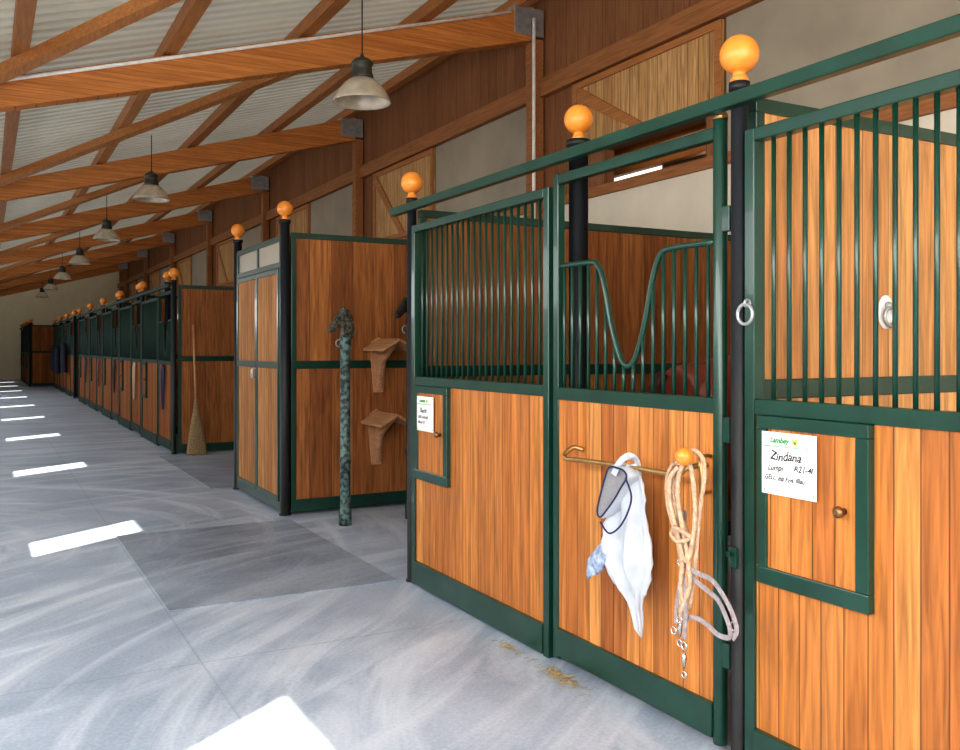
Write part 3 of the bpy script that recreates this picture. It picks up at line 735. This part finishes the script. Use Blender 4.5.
# ------------------------------------------------------------------ horse
r = root('horse', (3.52, 3.75, 0), 'chestnut horse standing in the stall with its rump to the door', 'horse')
v = [(0,0,1.27),(.42,0,1.17),(.88,0,1.18),(1.13,0,1.34),(1.33,0,1.40),(1.55,0,1.46),(1.68,0,1.36),(1.80,0,1.10),(-.2,0,1.2)]
e = [(0,1),(1,2),(2,3),(3,4),(4,5),(5,6),(6,7),(0,8)]
rad = [(.26,.25),(.27,.27),(.25,.28),(.14,.20),(.10,.15),(.09,.11),(.085,.10),(.055,.06),(.16,.17)]
for s in (-1, 1):
    n0 = len(v); v += [(-.03, s*.15, 1.0), (.06, s*.17, .82), (-.20, s*.17, .50), (-.13, s*.17, .13), (-.08, s*.17, .045)]
    e += [(0, n0), (n0, n0+1), (n0+1, n0+2), (n0+2, n0+3), (n0+3, n0+4)]; rad += [.16, .12, .06, .045, .05]
    n0 = len(v); v += [(.92, s*.14, .92), (.92, s*.15, .50), (.92, s*.15, .13), (.95, s*.15, .045)]
    e += [(2, n0), (n0, n0+1), (n0+1, n0+2), (n0+2, n0+3)]; rad += [.11, .055, .042, .05]
skin_obj('horse_body', v, e, rad, M_horse, r)
for s in (-1, 1):
    bm = B(); tube(bm, [(1.50, s*.05, 1.55), (1.49, s*.06, 1.62), (1.50, s*.055, 1.68)], [.025, .025, .004], 8)
    fin('ear', bm, M_horse, r)
bm = B(); tube(bm, smooth_pts([(-.34,0,1.30),(-.42,0,1.15),(-.43,0,.85),(-.41,0,.5)], 5), [.03]*4+[.06]*8+[.05]*3+[.02], 10); fin('tail', bm, M_hair, r)
bm = B(); prism(bm, [(1.05,1.50),(1.3,1.60),(1.5,1.62),(1.52,1.54),(1.3,1.45),(1.1,1.42)], 'y', -.025, .025); fin('mane', bm, M_hair, r, bevel=.01)
for s in (-1, 1):
    for c in ((-.06, s*.17, 0), (.97, s*.15, 0)):
        bm = B(); lathe(bm, [(.065,0),(.05,.07)], 14, c); fin('hoof', bm, M_hoof, r)

# ------------------------------------------------------------------ things on the far stalls
def far_halter(x, y, z, mat, lab):
    bm = B()
    for k in range(4):
        o = k*.02
        tube(bm, smooth_pts([(-.03-o*.3, 0, 0), (-.05, .05+o, -.15), (-.05, .06, -.45-o), (-.05, 0, -.62), (-.05, -.06, -.42), (-.05, -.04-o, -.12), (-.03, 0, 0)], 4), .012, 6)
    thing('hanging_halter', bm, mat, (x, y, z), lab, 'halter', 'hanging halters')
for i, y in enumerate((13.3, 16.1, 18.8, 21.6, 24.4)):
    far_halter(XF-.0, y, 1.2, (M_navy, M_rope, M_black, M_red, M_navy)[i], 'dark rope halter hanging on a stall door')
for y, z in ((30.0, 1.6), (32.8, 1.5), (34.75, 1.55)):
    bm = B(); rws = [(0, .10, .05), (-.15, .22, .08), (-.5, .26, .09), (-.9, .30, .08)]; seg = 16; rg = []
    for zz, w, d in rws: rg.append([bm.verts.new((d*math.sin(2*math.pi*k/seg)*(1+.2*(k % 2)), w*math.cos(2*math.pi*k/seg), zz)) for k in range(seg)])
    for a, b in zip(rg, rg[1:]):
        for k in range(seg): bm.faces.new((a[k], a[(k+1)%seg], b[(k+1)%seg], b[k]))
    bm.faces.new(rg[0][::-1]); bm.faces.new(rg[-1])
    thing('horse_rug', bm, M_rug, (XF-.15, y, z), 'folded dark horse rug hanging on the stall front', 'horse rug', 'hanging rugs', .01)

# ------------------------------------------------------------------ lights
az, el = math.radians(36.1), math.radians(40)
d = Vector((math.cos(az)*math.cos(el), math.sin(az)*math.cos(el), -math.sin(el)))
L = bpy.data.lights.new('sun', 'SUN'); L.energy = 16; L.angle = .009; L.color = (1, .96, .88)
o = bpy.data.objects.new('sun', L); COL.objects.link(o); o.rotation_euler = d.to_track_quat('-Z', 'Y').to_euler(); o.location = (-8, -4, 10)
def area(name, loc, direction, sx, sy, e, col=(1,1,1)):
    L = bpy.data.lights.new(name, 'AREA'); L.shape = 'RECTANGLE'; L.size = sx; L.size_y = sy; L.energy = e; L.color = col
    o = bpy.data.objects.new(name, L); COL.objects.link(o); o.location = loc
    o.rotation_euler = Vector(direction).to_track_quat('-Z', 'Y').to_euler(); return o
area('fill_side', (XL+.1, 18, 2.1), (1, 0, -.60), 30, 1.2, 450, (.96,.98,1))  # added soft fill along the left wall, not a real opening
area('fill_side_near', (XL+.1, 1.5, 2.0), (1, .1, -.36), 7, 1.8, 320, (.98,.99,1))  # added fill lamp for the near stalls, larger than any window
area('fill_back', (1.8, YB+.1, 2.2), (.12, 1, -.08), 5.5, 3.2, 360, (1,.97,.92))  # added fill in front of the solid back wall, no door there
w = bpy.data.worlds.new('world'); scene.world = w; w.use_nodes = True
w.node_tree.nodes['Background'].inputs[0].default_value = (.62,.76,1,1); w.node_tree.nodes['Background'].inputs[1].default_value = 1.2

# ------------------------------------------------------------------ camera
c = bpy.data.cameras.new('camera'); co = bpy.data.objects.new('camera', c); COL.objects.link(co)
co.location = (0, 0, 1.441); co.rotation_euler = (math.radians(90), 0, -math.atan(495/900)); c.lens = 33.75; c.sensor_width = 36
c.shift_y = -27/960; c.clip_start = .05
scene.camera = co
scene.view_settings.view_transform = 'Standard'
try: scene.view_settings.look = 'Medium High Contrast'
except Exception as ex: print('look', ex)
